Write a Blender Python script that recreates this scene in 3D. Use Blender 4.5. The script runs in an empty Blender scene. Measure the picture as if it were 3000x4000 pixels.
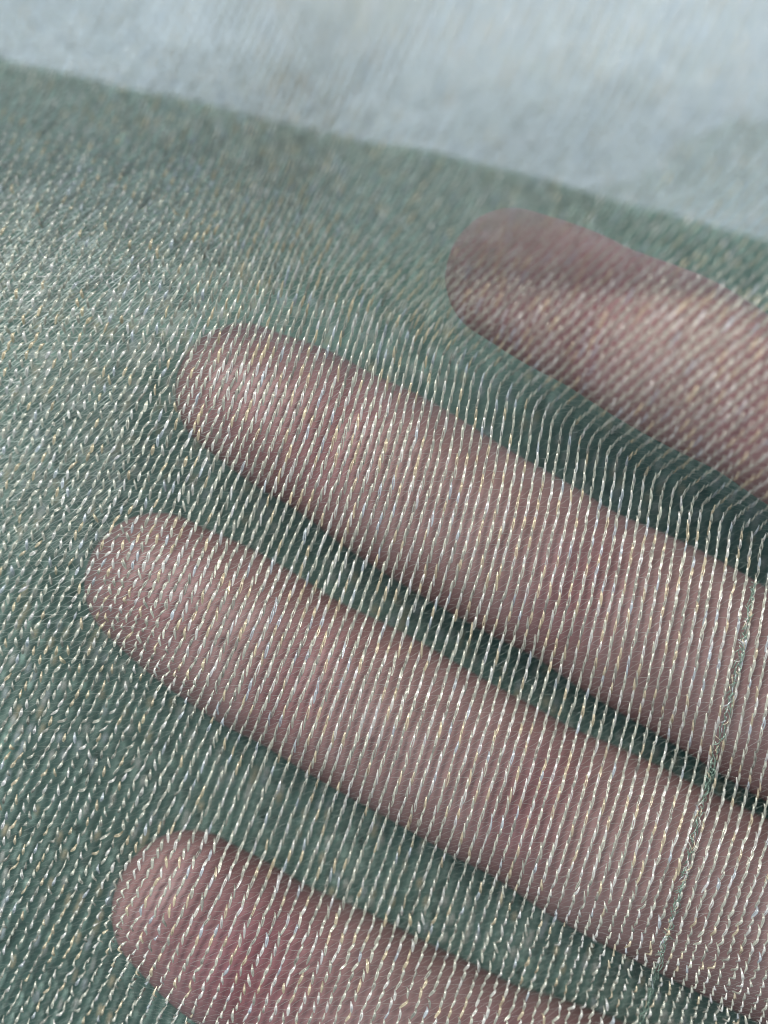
import bpy, math
import numpy as np

# ------------------------------------------------------------------ scale / camera
MM = 0.001
D = 100.0                    # camera to the focus plane, mm
HALF = 41.67                 # half picture width at the focus plane, mm
U0, V0 = 829.5, 1106.0       # middle of a 1659 x 2212 layout sheet
K = HALF / U0
rng = np.random.default_rng(7)
sc = bpy.context.scene
col = sc.collection

cam = bpy.data.cameras.new('camera')
cam.sensor_fit = 'HORIZONTAL'
cam.sensor_width = 36.0
cam.lens = 36.0 * D / (2 * HALF)
cam.clip_start = 0.005
cam.clip_end = 10.0
cam.dof.use_dof = True
cam.dof.focus_distance = (D - 0.6) * MM
cam.dof.aperture_fstop = cam.lens / 4.7          # a 4.7 mm wide aperture
camo = bpy.data.objects.new('camera', cam)
camo.location = (0, 0, D * MM)
col.objects.link(camo)
sc.camera = camo

world = bpy.data.worlds.new('World')
sc.world = world
world.use_nodes = True
bg = world.node_tree.nodes['Background']
bg.inputs[0].default_value = (0.78, 0.91, 1.0, 1)
bg.inputs[1].default_value = 0.55

from mathutils import Vector
def area(name, loc, target, size, power, colour):
    l = bpy.data.lights.new(name, 'AREA')
    l.shape = 'RECTANGLE'
    l.size, l.size_y = size[0] * MM, size[1] * MM
    l.energy = power
    l.color = colour
    o = bpy.data.objects.new(name, l)
    o.location = Vector(loc) * MM
    o.rotation_euler = (Vector(target) - Vector(loc)).to_track_quat('-Z', 'Y').to_euler()
    col.objects.link(o)
    return o
area('window_light', (-120, 182, 275), (0, 0, 0), (150, 100), 1.60, (1.0, 0.965, 0.90))

sc.view_settings.view_transform = 'Standard'
sc.view_settings.look = 'None'
sc.view_settings.exposure = 0.0
sc.view_settings.gamma = 1.0
sc.cycles.use_denoising = True
sc.cycles.transparent_max_bounces = 16
sc.cycles.max_bounces = 6
sc.cycles.filter_width = 1.2

# ------------------------------------------------------------------ helpers
def unproj(u, v, z):
    f = (D - z) / D * K
    return np.stack([(u - U0) * f, -(v - V0) * f, z + 0 * u], -1)

def mesh_obj(name, verts, faces, mat, parent=None, smooth=True, colour=None, counts=None):
    """faces: (n,4) or (n,3) int array"""
    me = bpy.data.meshes.new(name)
    verts = np.asarray(verts, np.float32) * MM
    faces = np.asarray(faces, np.int32)
    n, k = faces.shape
    me.vertices.add(len(verts)); me.vertices.foreach_set('co', verts.ravel())
    me.loops.add(n * k); me.loops.foreach_set('vertex_index', faces.ravel())
    me.polygons.add(n)
    me.polygons.foreach_set('loop_start', np.arange(0, n * k, k, dtype=np.int32))
    me.polygons.foreach_set('use_smooth', np.full(n, smooth))
    me.update(calc_edges=True)
    if colour is not None:
        a = me.attributes.new('yarn_tint', 'FLOAT_COLOR', 'POINT')
        c = np.ones((len(verts), 4), np.float32); c[:, :3] = colour
        a.data.foreach_set('color', c.ravel())
    me.materials.append(mat)
    o = bpy.data.objects.new(name, me)
    col.objects.link(o)
    if parent: o.parent = parent
    return o

def empty(name, label, cat, loc=(0, 0, 0)):
    o = bpy.data.objects.new(name, None)
    o.empty_display_size = 0.01
    col.objects.link(o)
    o['label'] = label; o['category'] = cat
    return o

def tubes(P, N, radius, sides):
    """P (n,m,3) centre lines, N (n,3) or (n,m,3) a side vector; -> verts, quad faces (open ended)"""
    n, m, _ = P.shape
    T = np.gradient(P, axis=1)
    T /= np.linalg.norm(T, axis=2, keepdims=True) + 1e-9
    if N.ndim == 2: N = np.repeat(N[:, None, :], m, 1)
    A = np.cross(T, N); A /= np.linalg.norm(A, axis=2, keepdims=True) + 1e-9
    B = np.cross(A, T)
    R = np.asarray(radius, float)
    while R.ndim < 2: R = R[..., None] if R.ndim else R.reshape(1, 1)
    ang = np.arange(sides) * 2 * np.pi / sides
    V = (P[:, :, None, :] + (R[:, :, None] * np.cos(ang))[..., None] * A[:, :, None, :]
         + (R[:, :, None] * np.sin(ang))[..., None] * B[:, :, None, :])
    i = np.arange(n)[:, None, None] * (m * sides)
    j = np.arange(m - 1)[None, :, None] * sides
    k = np.arange(sides)[None, None, :]
    k2 = (k + 1) % sides
    F = np.stack([i + j + k, i + j + k2, i + j + sides + k2, i + j + sides + k], -1)
    return V.reshape(-1, 3), F.reshape(-1, 4)

def smoothstep(x): x = np.clip(x, 0, 1); return x * x * (3 - 2 * x)

# ------------------------------------------------------------------ materials
def nodes_of(name):
    m = bpy.data.materials.new(name); m.use_nodes = True
    nt = m.node_tree
    return m, nt, nt.nodes['Principled BSDF'], nt.nodes['Material Output']

def yarn_material(name, rough, translucency, gain=1.0, spec=0.6, metal=0.0):
    m, nt, p, out = nodes_of(name)
    at = nt.nodes.new('ShaderNodeAttribute'); at.attribute_name = 'yarn_tint'
    geo = nt.nodes.new('ShaderNodeNewGeometry')
    no = nt.nodes.new('ShaderNodeTexNoise'); no.inputs['Scale'].default_value = 4200
    no.inputs['Detail'].default_value = 1.0
    nt.links.new(geo.outputs['Position'], no.inputs['Vector'])
    mr = nt.nodes.new('ShaderNodeMapRange')
    mr.inputs['To Min'].default_value = 0.72 * gain; mr.inputs['To Max'].default_value = 1.22 * gain
    nt.links.new(no.outputs['Fac'], mr.inputs['Value'])
    mx = nt.nodes.new('ShaderNodeMix'); mx.data_type = 'RGBA'; mx.blend_type = 'MULTIPLY'
    mx.inputs['Factor'].default_value = 1
    nt.links.new(at.outputs['Color'], mx.inputs[6]); nt.links.new(mr.outputs['Result'], mx.inputs[7])
    nt.links.new(mx.outputs[2], p.inputs['Base Color'])
    p.inputs['Roughness'].default_value = rough
    p.inputs['Specular IOR Level'].default_value = spec
    p.inputs['Metallic'].default_value = metal
    tr = nt.nodes.new('ShaderNodeBsdfTranslucent')
    nt.links.new(mx.outputs[2], tr.inputs['Color'])
    ms = nt.nodes.new('ShaderNodeMixShader'); ms.inputs[0].default_value = translucency
    nt.links.new(p.outputs[0], ms.inputs[1]); nt.links.new(tr.outputs[0], ms.inputs[2])
    nt.links.new(ms.outputs[0], out.inputs['Surface'])
    return m

def skin_material():
    m, nt, p, out = nodes_of('palm_skin')
    geo = nt.nodes.new('ShaderNodeNewGeometry')
    at = nt.nodes.new('ShaderNodeAttribute'); at.attribute_name = 'yarn_tint'
    no = nt.nodes.new('ShaderNodeTexNoise'); no.inputs['Scale'].default_value = 150
    no.inputs['Detail'].default_value = 4
    nt.links.new(geo.outputs['Position'], no.inputs['Vector'])
    cr = nt.nodes.new('ShaderNodeValToRGB')
    cr.color_ramp.elements[0].position = 0.3; cr.color_ramp.elements[0].color = (0.210, 0.126, 0.122, 1)
    cr.color_ramp.elements[1].position = 0.7; cr.color_ramp.elements[1].color = (0.285, 0.188, 0.185, 1)
    nt.links.new(no.outputs['Fac'], cr.inputs['Fac'])
    mx = nt.nodes.new('ShaderNodeMix'); mx.data_type = 'RGBA'; mx.blend_type = 'MULTIPLY'
    mx.inputs['Factor'].default_value = 1
    nt.links.new(cr.outputs['Color'], mx.inputs[6]); nt.links.new(at.outputs['Color'], mx.inputs[7])
    nt.links.new(mx.outputs[2], p.inputs['Base Color'])
    p.inputs['Roughness'].default_value = 0.55
    p.inputs['Subsurface Weight'].default_value = 0.15
    p.inputs['Subsurface Radius'].default_value = (1, 0.35, 0.2)
    p.inputs['Subsurface Scale'].default_value = 0.0015
    wv = nt.nodes.new('ShaderNodeTexNoise'); wv.inputs['Scale'].default_value = 1800
    nt.links.new(geo.outputs['Position'], wv.inputs['Vector'])
    bp = nt.nodes.new('ShaderNodeBump'); bp.inputs['Strength'].default_value = 0.1
    bp.inputs['Distance'].default_value = 0.0002
    nt.links.new(wv.outputs['Fac'], bp.inputs['Height'])
    nt.links.new(bp.outputs['Normal'], p.inputs['Normal'])
    return m

def cloth_material():
    m, nt, p, out = nodes_of('dark_green_lining')
    geo = nt.nodes.new('ShaderNodeNewGeometry')
    no = nt.nodes.new('ShaderNodeTexNoise'); no.inputs['Scale'].default_value = 60; no.inputs['Detail'].default_value = 5
    nt.links.new(geo.outputs['Position'], no.inputs['Vector'])
    cr = nt.nodes.new('ShaderNodeValToRGB')
    cr.color_ramp.elements[0].position = 0.3; cr.color_ramp.elements[0].color = LINING_A
    cr.color_ramp.elements[1].position = 0.7; cr.color_ramp.elements[1].color = LINING_B
    nt.links.new(no.outputs['Fac'], cr.inputs['Fac'])
    nt.links.new(cr.outputs['Color'], p.inputs['Base Color'])
    p.inputs['Roughness'].default_value = 0.8
    vo = nt.nodes.new('ShaderNodeTexVoronoi'); vo.inputs['Scale'].default_value = 1300
    nt.links.new(geo.outputs['Position'], vo.inputs['Vector'])
    bp = nt.nodes.new('ShaderNodeBump'); bp.inputs['Strength'].default_value = 0.5
    bp.inputs['Distance'].default_value = 0.0003
    nt.links.new(vo.outputs['Distance'], bp.inputs['Height'])
    nt.links.new(bp.outputs['Normal'], p.inputs['Normal'])
    tr = nt.nodes.new('ShaderNodeBsdfTranslucent')
    nt.links.new(cr.outputs['Color'], tr.inputs['Color'])
    ms = nt.nodes.new('ShaderNodeMixShader'); ms.inputs[0].default_value = 0.6
    nt.links.new(p.outputs[0], ms.inputs[1]); nt.links.new(tr.outputs[0], ms.inputs[2])
    nt.links.new(ms.outputs[0], out.inputs['Surface'])
    return m

def wall_material():
    m, nt, p, out = nodes_of('pale_plaster')
    geo = nt.nodes.new('ShaderNodeNewGeometry')
    no = nt.nodes.new('ShaderNodeTexNoise'); no.inputs['Scale'].default_value = 9; no.inputs['Detail'].default_value = 3
    nt.links.new(geo.outputs['Position'], no.inputs['Vector'])
    cr = nt.nodes.new('ShaderNodeValToRGB')
    cr.color_ramp.elements[0].position = 0.35; cr.color_ramp.elements[0].color = (0.42, 0.50, 0.56, 1)
    cr.color_ramp.elements[1].position = 0.65; cr.color_ramp.elements[1].color = (0.52, 0.61, 0.68, 1)
    nt.links.new(no.outputs['Fac'], cr.inputs['Fac'])
    nt.links.new(cr.outputs['Color'], p.inputs['Base Color'])
    p.inputs['Roughness'].default_value = 0.8
    return m

LINING_A = (0.235, 0.36, 0.325, 1)
LINING_B = (0.30, 0.435, 0.40, 1)

# ------------------------------------------------------------------ the hand: joint rows (u, v, radius, z of the axis)
FING = {
 'pinky':  [(1098, 594, 142, 5.0), (1160, 622, 152, 5.0), (1250, 666, 162, 5.0), (1450, 766, 172, 4.6), (1659, 888, 170, 4.0), (1850, 1000, 172, 2.0), (2060, 1150, 180, -1.0), (2300, 1330, 200, -4)],
 'ring':   [(524, 846, 148, -8.0), (570, 872, 158, -8.2), (640, 908, 170, -8.6), (800, 1000, 180, -9.0), (1000, 1128, 184, -9.0), (1250, 1268, 186, -8.8), (1500, 1405, 196, -8.8), (1700, 1530, 198, -9.0), (2000, 1690, 205, -9.5), (2300, 1790, 215, -10)],
 'middle': [(336, 1256, 152, -8.0), (380, 1288, 163, -8.2), (450, 1330, 174, -8.6), (600, 1425, 180, -9.0), (800, 1533, 178, -9.0), (1000, 1648, 180, -8.8), (1250, 1785, 190, -9.0), (1450, 1888, 196, -9.2), (1700, 2010, 200, -9.6), (2000, 2130, 210, -10), (2300, 2200, 220, -10)],
 'index':  [(398, 1952, 156, -7.0), (440, 1985, 166, -7.2), (510, 2035, 178, -7.5), (650, 2120, 184, -8.0), (850, 2215, 182, -8.0), (1050, 2310, 186, -8.4), (1350, 2430, 192, -9), (1700, 2540, 200, -10), (2050, 2590, 215, -10), (2300, 2570, 220, -10)],
}
EXTRA = {   # palm and thumb lie outside the picture
 'palm_a': [(2060, 1200, 200, -6), (2200, 1650, 230, -10), (2200, 2150, 235, -11), (2150, 2540, 225, -11)],
 'palm_b': [(2350, 1420, 240, -9), (2450, 1800, 260, -12), (2450, 2200, 260, -12), (2380, 2550, 250, -12)],
 'palm_c': [(2650, 1550, 250, -11), (2700, 1950, 270, -13), (2700, 2350, 280, -11), (2600, 2600, 270, -10)],
 'palm_d': [(2950, 1750, 250, -12), (2980, 2050, 270, -13), (2960, 2350, 280, -12)],
 'wrist':  [(2900, 2000, 260, -12), (3300, 2080, 280, -13), (3700, 2150, 290, -13)],
 'wrist_b': [(2900, 2300, 260, -12), (3300, 2330, 280, -13), (3700, 2400, 290, -13)],
 'thumb':  [(2850, 2500, 260, -9), (2600, 2780, 230, -3), (2350, 2980, 200, 2), (2100, 3100, 190, 5), (1950, 3160, 165, 6), (1900, 3180, 100, 6)],
}
def dense(rows, n=90):
    r = np.array(rows, float)
    d = np.r_[0, np.cumsum(np.hypot(np.diff(r[:, 0]), np.diff(r[:, 1])))]
    t = np.linspace(0, d[-1], n)
    out = np.stack([np.interp(t, d, r[:, k]) for k in range(4)], -1)
    ker = np.hanning(9); ker /= ker.sum()
    sm = out.copy()
    for k in range(4):
        sm[:, k] = np.convolve(np.pad(out[:, k], 4, mode='edge'), ker, 'valid')
    sm[0] = out[0]
    return sm
ROWS = {k: dense(v) for k, v in {**FING, **EXTRA}.items()}

FLAT = 0.92
CRE = [('pinky', (1290, 690)), ('pinky', (1640, 880)), ('ring', (720, 955)), ('ring', (1240, 1262)), ('middle', (650, 1452)), ('middle', (1150, 1730)), ('index', (560, 2075)), ('index', (1060, 2310))]
def build_hand():
    V, F, off = [], [], 0
    sides = 28
    for name, r in ROWS.items():
        C = unproj(r[:, 0], r[:, 1], r[:, 3])
        R = r[:, 2] * K * (D - r[:, 3]) / D
        T = np.gradient(C, axis=0); T /= np.linalg.norm(T, axis=1, keepdims=True)
        # rounded ends
        def cap(c, t, rad, sgn):
            a = np.linspace(0, np.pi / 2, 12)[1:-1]
            return [(c + sgn * t * rad * 0.96 * np.sin(x), rad * np.cos(x)) for x in a]
        start = cap(C[0], T[0], R[0], -1)[::-1]
        end = cap(C[-1], T[-1], R[-1], 1)
        Cs = np.array([p for p, _ in start] + list(C) + [p for p, _ in end])
        Rs = np.array([q for _, q in start] + list(R) + [q for _, q in end])
        Ts = np.vstack([np.repeat(T[:1], len(start), 0), T, np.repeat(T[-1:], len(end), 0)])
        up = np.array([0, 0, 1.0])
        S = np.cross(up, Ts); S /= np.linalg.norm(S, axis=1, keepdims=True)
        N = np.cross(Ts, S)
        a = np.arange(sides) * 2 * np.pi / sides
        if name in FING:       # fuller pads, slightly narrower at the joints' creases
            uc = np.r_[np.full(len(start), r[0, 0]), r[:, 0], np.full(len(end), r[-1, 0])]
            for cu in [c for f, (c, _) in CRE if f == name]:
                Rs = Rs * (1 - 0.035 * np.exp(-((uc - cu) / 60.0) ** 2) + 0.018 * np.exp(-((uc - cu - 170) / 90.0) ** 2))
        ring = Cs[:, None] + Rs[:, None, None] * (np.cos(a)[None, :, None] * S[:, None] + FLAT * np.sin(a)[None, :, None] * N[:, None])
        m = len(Cs)
        V.append(ring.reshape(-1, 3))
        for i in range(m - 1):
            for k in range(sides):
                k2 = (k + 1) % sides
                F.append([off + i * sides + k, off + i * sides + k2, off + (i + 1) * sides + k2, off + (i + 1) * sides + k])
        V.append(np.array([Cs[0] - 0.05 * Ts[0], Cs[-1] + 0.05 * Ts[-1]]))
        c0 = off + m * sides; c1 = c0 + 1
        for k in range(sides):
            k2 = (k + 1) % sides
            F.append([c0, off + k2, off + k, c0]); F.append([c1, off + (m - 1) * sides + k, off + (m - 1) * sides + k2, c1])
        off = c1 + 1
    me = bpy.data.meshes.new('hand')
    me.from_pydata((np.vstack(V) * MM).tolist(), [], [list(dict.fromkeys(f)) for f in F])
    o = bpy.data.objects.new('hand', me); col.objects.link(o)
    rm = o.modifiers.new('remesh', 'REMESH'); rm.mode = 'VOXEL'; rm.voxel_size = 0.0007
    sm = o.modifiers.new('smooth', 'SMOOTH'); sm.factor = 0.5; sm.iterations = 5
    dg = bpy.context.evaluated_depsgraph_get()
    me2 = bpy.data.meshes.new_from_object(o.evaluated_get(dg))
    me2.name = 'hand'
    o.modifiers.clear(); o.data = me2
    n = len(me2.vertices)
    co = np.empty(n * 3, np.float32); me2.vertices.foreach_get('co', co); co = co.reshape(-1, 3) / MM
    # flexion creases (dented) with redder skin round them
    tint = np.ones((n, 3)); dz = np.zeros(n)
    uv = np.stack([co[:, 0] / (K * (D - co[:, 2]) / D) + U0, -co[:, 1] / (K * (D - co[:, 2]) / D) + V0], -1)
    for fn, (cu, cv) in CRE:
        t = np.array([0.88, 0.475]); d = uv - np.array([cu, cv])
        al = d @ t; ac = d @ np.array([-t[1], t[0]])
        w = np.exp(-(al / 95) ** 2) * np.exp(-(ac / 150) ** 4)
        tint *= 1 - w[:, None] * np.array([0.06, 0.22, 0.17])
        for o_ in (-9, 9):
            g = np.exp(-((al - o_ + 0.0006 * ac * ac) / 5.5) ** 2) * np.exp(-(ac / 150) ** 4)
            dz -= 0.35 * g
    for tu, tv in ((1130, 600), (560, 870), (360, 1275), (430, 1980)):
        w = np.exp(-((uv[:, 0] - tu) ** 2 + (uv[:, 1] - tv) ** 2) / 150.0 ** 2)
        tint *= 1 - w[:, None] * np.array([0.03, 0.14, 0.09])
    w = smoothstep((1150 - uv[:, 1] + 0.5 * (uv[:, 0] - 1659)) / 60)      # the little finger is flushed
    tint *= 1 - w[:, None] * np.array([-0.10, -0.03, -0.04])
    w = np.exp(-((uv[:, 0] - 540) ** 2 + (uv[:, 1] - 2110) ** 2) / 190.0 ** 2)
    tint *= 1 - w[:, None] * np.array([0.02, 0.20, 0.13])
    up = np.empty(n * 3, np.float32); me2.vertices.foreach_get('normal', up); up = up.reshape(-1, 3)
    co = co + up * (dz * (up[:, 2] > 0.1))[:, None]
    me2.vertices.foreach_set('co', (co * MM).astype(np.float32).ravel())
    a = me2.attributes.new('yarn_tint', 'FLOAT_COLOR', 'POINT')
    c = np.ones((n, 4), np.float32); c[:, :3] = tint; a.data.foreach_set('color', c.ravel())
    me2.polygons.foreach_set('use_smooth', np.ones(len(me2.polygons), bool))
    me2.materials.clear(); me2.materials.append(skin_material())
    me2.update()
    o['label'] = 'bare left hand seen from the palm side, four fingers pointing left under the sheer cloth'
    o['category'] = 'hand'
    return o

# ------------------------------------------------------------------ cloth surfaces as height sheets over the layout
G = 8.0
GU = np.arange(-420, 2101, G); GV = np.arange(-960, 2701, G)
UU, VV = np.meshgrid(GU, GV)          # [v, u]

def sample(grid, u, v):
    x = np.clip((u - GU[0]) / G, 0, len(GU) - 1.001); y = np.clip((v - GV[0]) / G, 0, len(GV) - 1.001)
    i = x.astype(int); j = y.astype(int); fx = x - i; fy = y - j
    if grid.ndim == 3: fx = fx[..., None]; fy = fy[..., None]
    return ((grid[j, i] * (1 - fx) + grid[j, i + 1] * fx) * (1 - fy) + (grid[j + 1, i] * (1 - fx) + grid[j + 1, i + 1] * fx) * fy)

hand = build_hand()
TOP = np.full(UU.shape, -99.0); BOT = np.full(UU.shape, 99.0)
_n = len(hand.data.vertices); _c = np.empty(_n * 3, np.float32); hand.data.vertices.foreach_get('co', _c); _c = _c.reshape(-1, 3) / MM
_f = K * (D - _c[:, 2]) / D
_i = np.rint((_c[:, 0] / _f + U0 - GU[0]) / G).astype(int); _j = np.rint((-_c[:, 1] / _f + V0 - GV[0]) / G).astype(int)
_ok = (_i >= 0) & (_i < len(GU)) & (_j >= 0) & (_j < len(GV))
np.maximum.at(TOP, (_j[_ok], _i[_ok]), _c[_ok, 2]); np.minimum.at(BOT, (_j[_ok], _i[_ok]), _c[_ok, 2])
for _ in range(2):
    p = np.pad(TOP, 1, mode='edge'); TOP = np.max([p[y:y + TOP.shape[0], x:x + TOP.shape[1]] for y in (0, 1, 2) for x in (0, 1, 2)], axis=0)
    p = np.pad(BOT, 1, mode='edge'); BOT = np.min([p[y:y + BOT.shape[0], x:x + BOT.shape[1]] for y in (0, 1, 2) for x in (0, 1, 2)], axis=0)

def gauss(a, k):
    for _ in range(k):
        p = np.pad(a, 1, mode='edge'); a = (p[:-2, 1:-1] + 2 * p[1:-1, 1:-1] + p[2:, 1:-1]) / 4
        p = np.pad(a, 1, mode='edge'); a = (p[1:-1, :-2] + 2 * p[1:-1, 1:-1] + p[1:-1, 2:]) / 4
    return a

def interp_v(v, pts):
    p = np.array(pts, float); return np.interp(v, p[:, 0], p[:, 1])

# the resting shape the front sheet would take without the hand: it rises towards the lens at the top
lift = interp_v(VV - 0.35 * (np.clip(UU, -100, 1150) - 600), [(-960, 42), (-480, 41), (0, 33), (300, 22), (450, 13.5), (560, 8.8), (680, 5), (800, 2.5), (1000, 1), (1400, 0), (2200, -2), (2700, -3)])
left = smoothstep((500 - UU) / 700) * interp_v(VV, [(-480, 3), (600, 5), (1200, 8), (1700, 7), (2200, 4), (2700, 3)])
REST = lift * (1 - 0.10 * smoothstep((UU - 900) / 900)) + left
Zf = np.maximum(REST - 2, TOP + 0.9)
for _ in range(260):
    Zf = np.maximum(gauss(Zf, 2) * 0.985 + (REST - 3.0) * 0.015, TOP + 0.8)
Zf = gauss(Zf, 5)
Zf = np.maximum(Zf, TOP + 0.55)
Zf = gauss(Zf, 1)
def surf_frame(Z):
    P = unproj(UU, VV, Z)
    du = np.gradient(P, axis=1); dv = np.gradient(P, axis=0)
    N = np.cross(dv, du); N /= np.linalg.norm(N, axis=2, keepdims=True)
    N *= np.sign(N[..., 2:3])
    return P, N
Pf, Nf = surf_frame(Zf)

# rear sheet under the fingers
REAR = interp_v(VV, [(-480, -36), (200, -34), (450, -31), (800, -25), (1200, -23), (1700, -19), (2300, -15), (2700, -14)])
REAR = REAR + smoothstep((420 - UU) / 500) * interp_v(VV, [(-480, 2), (700, 5), (1300, 7), (2000, 8), (2700, 8)])
# a soft valley fold running down to the right below the upper edge
fold_d = (VV - (450 + 0.30 * UU)) / 70.0
REAR = REAR - 3.2 * np.exp(-fold_d ** 2) * smoothstep((1150 - UU) / 500) + 2.0 * np.exp(-((VV - (590 + 0.36 * UU)) / 75.0) ** 2) * smoothstep((900 - UU) / 500)
Zr = np.minimum(REAR, BOT - 0.8)
for _ in range(120):
    Zr = np.minimum(gauss(Zr, 1) * 0.78 + REAR * 0.22, BOT - 0.6)
Zr = np.minimum(gauss(Zr, 2), Zf - 2.5)
Pr, Nr = surf_frame(Zr)

# ------------------------------------------------------------------ run of the wales (sideways drift per step up)
SL = np.array([ # u, v, slope
 (560, 1000, .45), (700, 900, .5), (900, 1150, .37), (1200, 1250, .33), (1500, 1300, .22), (1600, 1350, .2), (1500, 1600, .25), (1200, 1600, .30),
 (800, 1700, .34), (400, 1450, .45), (250, 1250, .5), (100, 1050, .6), (50, 1450, .6), (100, 1750, .6), (300, 1900, .52), (600, 2000, .42), (1100, 2000, .34),
 (1550, 1950, .34), (1650, 2150, .4), (1300, 2250, .36), (700, 2300, .38), (200, 2250, .55), (900, 850, .12), (780, 700, .16), (620, 680, .38), (1100, 930, .12), (1300, 1030, .12), (1500, 1130, .12), (1659, 1200, .12), (1659, 1280, .15),
 (400, 700, .6), (200, 700, .55), (300, 450, .5), (100, 300, .46), (500, 250, .46), (800, 150, .46), (1200, 100, .46), (1500, 100, .46), (900, 350, .46), (800, 480, .48), (1200, 300, .5), (1600, 300, .55), (1500, 450, .7), (600, 420, .45)])
FADE = np.zeros(UU.shape)
def slope_grid():
    global FADE
    num = np.zeros(UU.shape); den = np.full(UU.shape, 1e-6)
    for u, v, s in SL:
        w = np.exp(-((UU - u) ** 2 + (VV - v) ** 2) / (2 * 170.0 ** 2)) + 1e-4 / (1 + ((UU - u) ** 2 + (VV - v) ** 2) / 4e4)
        num += w * s; den += w
    base = num / den
    # over the little finger the cloth is seen along its slope and the wales lean hard
    edge = np.interp(UU, [600, 750, 1000, 1200, 1400, 1659, 2100], [520, 630, 780, 895, 1015, 1165, 1400])
    band = smoothstep((edge - VV) / 70.0 + 0.5)
    upper = np.interp(VV + 0 * UU, [100, 350, 520, 1300], [.40, .80, 1.1, 1.35]) + 0.10 * (UU - 1300) / 400
    fade = band * smoothstep((UU - 540) / 380) * smoothstep((VV - 60) / 330.0)
    FADE = fade
    return base * (1 - fade) + upper * fade
SG = slope_grid()

def wales(spacing, seed_v, slope, u_from, u_to, box, du_step=4.0):
    seeds = np.arange(u_from, u_to, spacing)
    seeds = seeds + rng.normal(0, spacing * 0.025, len(seeds))
    def run(sgn):
        u = seeds.copy(); v = np.full(len(seeds), float(seed_v)); out = [(u.copy(), v.copy())]
        n = int((seed_v - GV[0] - 20) / du_step) if sgn > 0 else int((GV[-1] - 20 - seed_v) / du_step)
        for _ in range(n):
            s = sample(slope, u, v)
            u = u + sgn * s * du_step; v = v - sgn * du_step
            out.append((u.copy(), v.copy()))
        return out
    up = run(+1); dn = run(-1)
    seq = dn[::-1][:-1] + up
    U = np.stack([a for a, _ in seq], 1); V = np.stack([b for _, b in seq], 1)
    return U, V, len(dn) - 1

def courses(U, V, zero, Z, pitch):
    """stitch places: dict arrays with wale index, course index, u, v"""
    W, C, SU, SV = [], [], [], []
    for w in range(len(U)):
        P = unproj(U[w], V[w], sample(Z, U[w], V[w]))
        s = np.r_[0, np.cumsum(np.linalg.norm(np.diff(P, axis=0), axis=1))]
        s -= s[zero]
        k = np.arange(math.ceil(s[0] / pitch) + 1, math.floor(s[-1] / pitch))
        t = k * pitch
        W.append(np.full(len(k), w)); C.append(k)
        SU.append(np.interp(t, s, U[w])); SV.append(np.interp(t, s, V[w]))
    return map(np.concatenate, (W, C, SU, SV))

def palette(n, base, spread, gold, blue, white):
    c = np.array(base)[None] * (1 + rng.normal(0, spread, (n, 1)))
    q = rng.random(n)
    c[q < gold] = np.array([0.86, 0.77, 0.58]) * (0.9 + 0.2 * rng.random(((q < gold).sum(), 1)))
    k = (q >= gold) & (q < gold + blue)
    c[k] = np.array([0.74, 0.80, 0.84]) * (0.9 + 0.2 * rng.random((k.sum(), 1)))
    k = (q >= gold + blue) & (q < gold + blue + white)
    c[k] = np.array([0.92, 0.92, 0.88])
    return np.clip(c, 0.02, 0.92)

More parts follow.
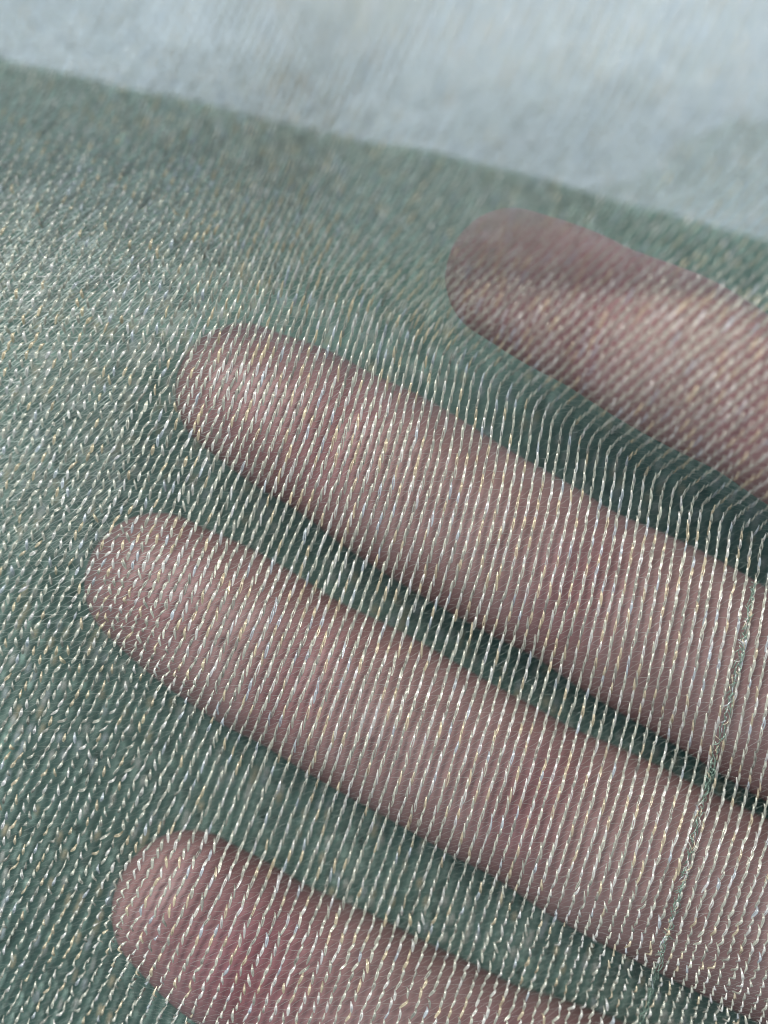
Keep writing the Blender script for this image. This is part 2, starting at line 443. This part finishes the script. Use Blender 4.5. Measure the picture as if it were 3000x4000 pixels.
def knit(parent, Z, Nrm, spacing, seed_v, slope, u_rng, box, pitch, width, height, rad, cols, mats, fil=2, ground_r=0.03, gcol=(0.3, 0.4, 0.36), mask=None, loop=1.5, skew=0.38, names=('knit_loops', 'ground_net'), relaxed=None):
    U, V, zero = wales(spacing, seed_v, slope, u_rng[0], u_rng[1], box)
    W, C, su, sv = courses(U, V, zero, Z, pitch)
    keep = (su > box[0]) & (su < box[2]) & (sv > box[1]) & (sv < box[3])
    if mask is not None: keep &= mask(su, sv)
    W, C, su, sv = W[keep], C[keep], su[keep], sv[keep]
    ju = su + rng.normal(0, spacing * 0.03, len(su)); jv = sv + rng.normal(0, spacing * 0.04, len(su))
    P = unproj(ju, jv, sample(Z, ju, jv))
    N = sample(Nrm, ju, jv); N /= np.linalg.norm(N, axis=1, keepdims=True)
    s = sample(slope, ju, jv)
    e = 6.0
    Q = unproj(ju + s * e, jv - e, sample(Z, ju + s * e, jv - e)); T = Q - P
    T /= np.linalg.norm(T, axis=1, keepdims=True)
    Q = unproj(ju, jv - e, sample(Z, ju, jv - e)); T2 = Q - P
    T2 /= np.linalg.norm(T2, axis=1, keepdims=True)
    L = T * (1 - skew) + T2 * skew
    rx = relaxed(ju, jv) if relaxed else np.zeros(len(ju))
    L += rng.normal(0, 1.0, L.shape) * (0.05 + 0.20 * rx)[:, None]
    L /= np.linalg.norm(L, axis=1, keepdims=True)
    S = np.cross(L, N); S /= np.linalg.norm(S, axis=1, keepdims=True)
    n = len(P); m = 7
    t = np.linspace(0, 1, m)
    colr = palette(n, *cols)
    ln = pitch * loop * (1 + rng.normal(0, 0.07, n)) * (1 - 0.42 * rx)
    wd = width * (1 + rng.normal(0, 0.15, n)) * (1 - 0.15 * rx)
    rscale = (1 + 0.8 * rx * smoothstep((jv - 250) / 450)) * (1 - 0.25 * smoothstep((400 - jv) / 400)) * (1 - 0.42 * sample(FADE, ju, jv) if relaxed else 1)
    hi = height * (1 + rng.normal(0, 0.2, n)) * (1 + 0.55 * rx)
    VV_, FF_, CC_, off = [], [], [], 0
    for leg in (-1, 1):
        for f in range(fil):
            o1 = (f - (fil - 1) / 2) * rad * 1.7 + rng.normal(0, rad * 0.5, n)
            o2 = rng.normal(0, rad * 0.8, n)
            along = (t[None] - 0.5) * ln[:, None]
            side = leg * wd[:, None] * np.sin(np.pi * t[None] ** 0.8) + o1[:, None] * np.sin(np.pi * (0.15 + 0.7 * t[None]))
            bow = hi[:, None] * (1.35 * np.sin(np.pi * t[None] ** 1.7) - 0.05 + 0.25 * t[None]) + o2[:, None]
            line = P[:, None] + along[..., None] * L[:, None] + side[..., None] * S[:, None] + bow[..., None] * N[:, None]
            R = rad * (0.75 + 0.35 * np.sin(np.pi * t))[None] * rscale[:, None] * (1 + rng.normal(0, 0.12, n))[:, None]
            v, fc = tubes(line, N, R, 5)
            VV_.append(v); FF_.append(fc + off); off += len(v)
            CC_.append(np.repeat(colr * (1 + rng.normal(0, 0.06, (n, 1))), m * 5, 0))
    o = mesh_obj(names[0], np.vstack(VV_), np.vstack(FF_), mats[0], parent, colour=np.vstack(CC_))
    # fine yarns crossing from wale to wale
    key = {(a, b): i for i, (a, b) in enumerate(zip(W.tolist(), C.tolist()))}
    A, B = [], []
    for (a, b), i in key.items():
        dense = callable(ground_r) and ground_r(su[i], sv[i]) > 0.022  # closer mesh where the front net imitates glare haze
        for dc in ((-1, 0, 1, 2) if dense else (0, 1)):
            j = key.get((a + 1, b + dc))
            if j is not None and np.linalg.norm(P[i] - P[j]) < 3.5: A.append(i); B.append(j)
    A, B = np.array(A), np.array(B)
    tt = np.linspace(0, 1, 5)
    gr = ground_r(su[A], sv[A])[:, None] if callable(ground_r) else ground_r
    line = P[A][:, None] * (1 - tt)[None, :, None] + P[B][:, None] * tt[None, :, None]
    line = line + N[A][:, None] * (-0.12 * np.sin(np.pi * tt))[None, :, None] + L[A][:, None] * (rng.normal(0, 0.10, (len(A), 1)) * np.sin(np.pi * tt)[None])[..., None]
    v, fc = tubes(line, N[A], gr * (1 + rng.normal(0, 0.2, (len(A), 1))), 4)
    gc = np.array(gcol)[None] * (1 + rng.normal(0, 0.15, (len(A), 1)))
    mesh_obj(names[1], v, fc, mats[1], parent, colour=np.clip(np.repeat(gc, 20, 0), 0, 1))
    print(names[0], n, 'stitches', len(A), 'ground yarns')
    return o

# ------------------------------------------------------------------ far wall
def build_wall():
    n = 60
    x = np.linspace(-330, 330, n); y = np.linspace(-330, 330, n)
    X, Y = np.meshgrid(x, y)
    Zw = -150 + 1.5 * np.sin(X / 60 + 1) * np.sin(Y / 50)
    V = np.stack([X, Y, Zw], -1).reshape(-1, 3)
    i = (np.arange(n - 1)[:, None] * n + np.arange(n - 1)[None]).ravel()
    F = np.stack([i, i + 1, i + n + 1, i + n], -1)
    w = mesh_obj('wall', V, F, wall_material())
    w['kind'] = 'structure'
    return w
build_wall()

# ------------------------------------------------------------------ rear cloth
EDGE_U = [-420, 0, 200, 560, 900, 1300, 1500, 1659, 2100]
EDGE_V = [20, 122, 170, 255, 320, 420, 475, 525, 690]
rear = empty('green_cloth', 'dark green knitted cloth behind the fingers, its blurred upper edge against the pale wall', 'cloth')
def build_lining():
    u = np.arange(-400, 2081, 14.0); k = np.linspace(0, 1, 170)
    e = np.interp(u, EDGE_U, EDGE_V) + 4 * np.sin(u / 97) + 2 * np.sin(u / 41 + 1)
    Ug = np.repeat(u[None], len(k), 0); Vg = e[None] + (2640 - e)[None] * k[:, None]
    P = unproj(Ug, Vg, sample(Zr, Ug, Vg) - 0.35)
    P2 = P - np.array([0, 0, 0.5])
    n1, n2 = len(k), len(u)
    V = np.vstack([P.reshape(-1, 3), P2.reshape(-1, 3)])
    i = (np.arange(n1 - 1)[:, None] * n2 + np.arange(n2 - 1)[None]).ravel()
    F = np.stack([i, i + n2, i + n2 + 1, i + 1], -1)
    F2 = F[:, ::-1] + n1 * n2
    j = np.arange(n2 - 1)
    Fe = np.stack([j, j + 1, j + 1 + n1 * n2, j + n1 * n2], -1)
    mesh_obj('lining', V, np.vstack([F, F2, Fe]), cloth_material(), rear)
build_lining()
SR = 0.34 + 0 * UU + 0.15 * smoothstep((500 - UU) / 500)
ry = yarn_material('rear_yarn', 0.35, 0.3, metal=0.3)
rg = yarn_material('rear_net', 0.6, 0.4)
knit(rear, Zr, Nr, 23.0, 1500, SR, (-1300, 2700), (-260, -200, 1900, 2450), 1.15, 0.14, 0.20, 0.085,
     ((0.38, 0.51, 0.46), 0.30, 0.05, 0.03, 0.06), (ry, rg), fil=1, ground_r=0.06, gcol=(0.18, 0.30, 0.255),
     mask=lambda u, v: v > np.interp(u, EDGE_U, EDGE_V) + 4, loop=1.3)

# a single loose ply of the same cloth, hanging behind the right end of the edge
Zh = np.full(UU.shape, -44.0) + 2 * np.sin(UU / 140) + 1.5 * np.sin(VV / 60 + UU / 200)
Ph, Nh = surf_frame(Zh)
knit(rear, Zh, Nh, 20.0, 1500, SR, (900, 2700), (1180, 120, 1900, 640), 1.3, 0.22, 0.15, 0.075,
     ((0.46, 0.57, 0.54), 0.2, 0.02, 0.02, 0.03), (ry, rg), fil=1, ground_r=0.085, gcol=(0.42, 0.53, 0.49),
     mask=lambda u, v: v > np.interp(u, [1180, 1250, 1400, 1480, 1560, 1700, 2100], [460, 420, 365, 300, 262, 250, 230]) + 6 * np.sin(u / 30), loop=1.3, names=('loose_ply', 'loose_ply_net'))

# ------------------------------------------------------------------ the sheer cloth over the hand
front = empty('sheer_cloth', 'sheer pale green knitted cloth with glinting ribs stretched over the four fingers', 'cloth')
fy = yarn_material('front_yarn', 0.22, 0.30, spec=1.0, metal=0.32)
fg = yarn_material('front_net', 0.5, 0.55)
knit(front, Zf, Nf, 24.5, 1500, SG, (-1500, 2500), (-240, -900, 1900, 2440), 1.06, 0.080, 0.24, 0.036,
     ((0.76, 0.77, 0.68), 0.16, 0.13, 0.05, 0.15), (fy, fg), fil=2, ground_r=lambda u, v: 0.007 + 0.002 * sample(FADE, u, v) + (0.25 + 0.75 * smoothstep((v - 60) / 420)) * (0.046 * smoothstep((780 - v - 0.22 * (u - 600)) / 460) + 0.020 * smoothstep((600 - u) / 500) * smoothstep((1700 - v) / 700)), gcol=(0.74, 0.80, 0.77), loop=1.75,  # net thickened towards the upper left, standing in for milky lens-glare haze
     relaxed=lambda u, v: np.maximum(smoothstep((620 - u) / 420), 0.8 * smoothstep((v - 1750) / 400)))

# seam: a narrow run of tight green stitches crossing the ribs at the lower right
def build_seam():
    sv = np.arange(1260, 2440, 8.0)
    su = np.interp(sv, [1100, 1200, 1438, 1580, 1740, 1935, 2212, 2500], [1650, 1640, 1593, 1560, 1515, 1465, 1385, 1300])
    VV_, FF_, CC_, off = [], [], [], 0
    t = np.linspace(0, 1, 7)
    for lane in (-2.5, 2.5):
        u = su + lane + rng.normal(0, 1.6, len(su)); v = sv + rng.normal(0, 2.0, len(su))
        P = unproj(u, v, sample(Zf, u, v) + 0.22)
        N = sample(Nf, u, v)
        ang = rng.normal(0.25, 0.45, len(su))
        L = np.stack([np.sin(ang), np.cos(ang), 0 * ang], -1)
        S = np.cross(L, N)
        line = P[:, None] + ((t - .5)[None] * 1.0 * (1 + rng.normal(0, .2, (len(su), 1))))[..., None] * L[:, None] \
            + (0.12 * rng.choice([-1, 1], (len(su), 1)) * np.sin(np.pi * t)[None])[..., None] * S[:, None] + (0.22 * np.sin(np.pi * t))[None, :, None] * N[:, None]
        vv, ff = tubes(line, N, np.full((len(su), 1), 0.044), 5)
        VV_.append(vv); FF_.append(ff + off); off += len(vv)
        CC_.append(np.repeat(palette(len(su), (0.32, 0.46, 0.38), 0.2, 0.08, 0.05, 0.05), 35, 0))
    mesh_obj('seam', np.vstack(VV_), np.vstack(FF_), fy, front, colour=np.vstack(CC_))
build_seam()
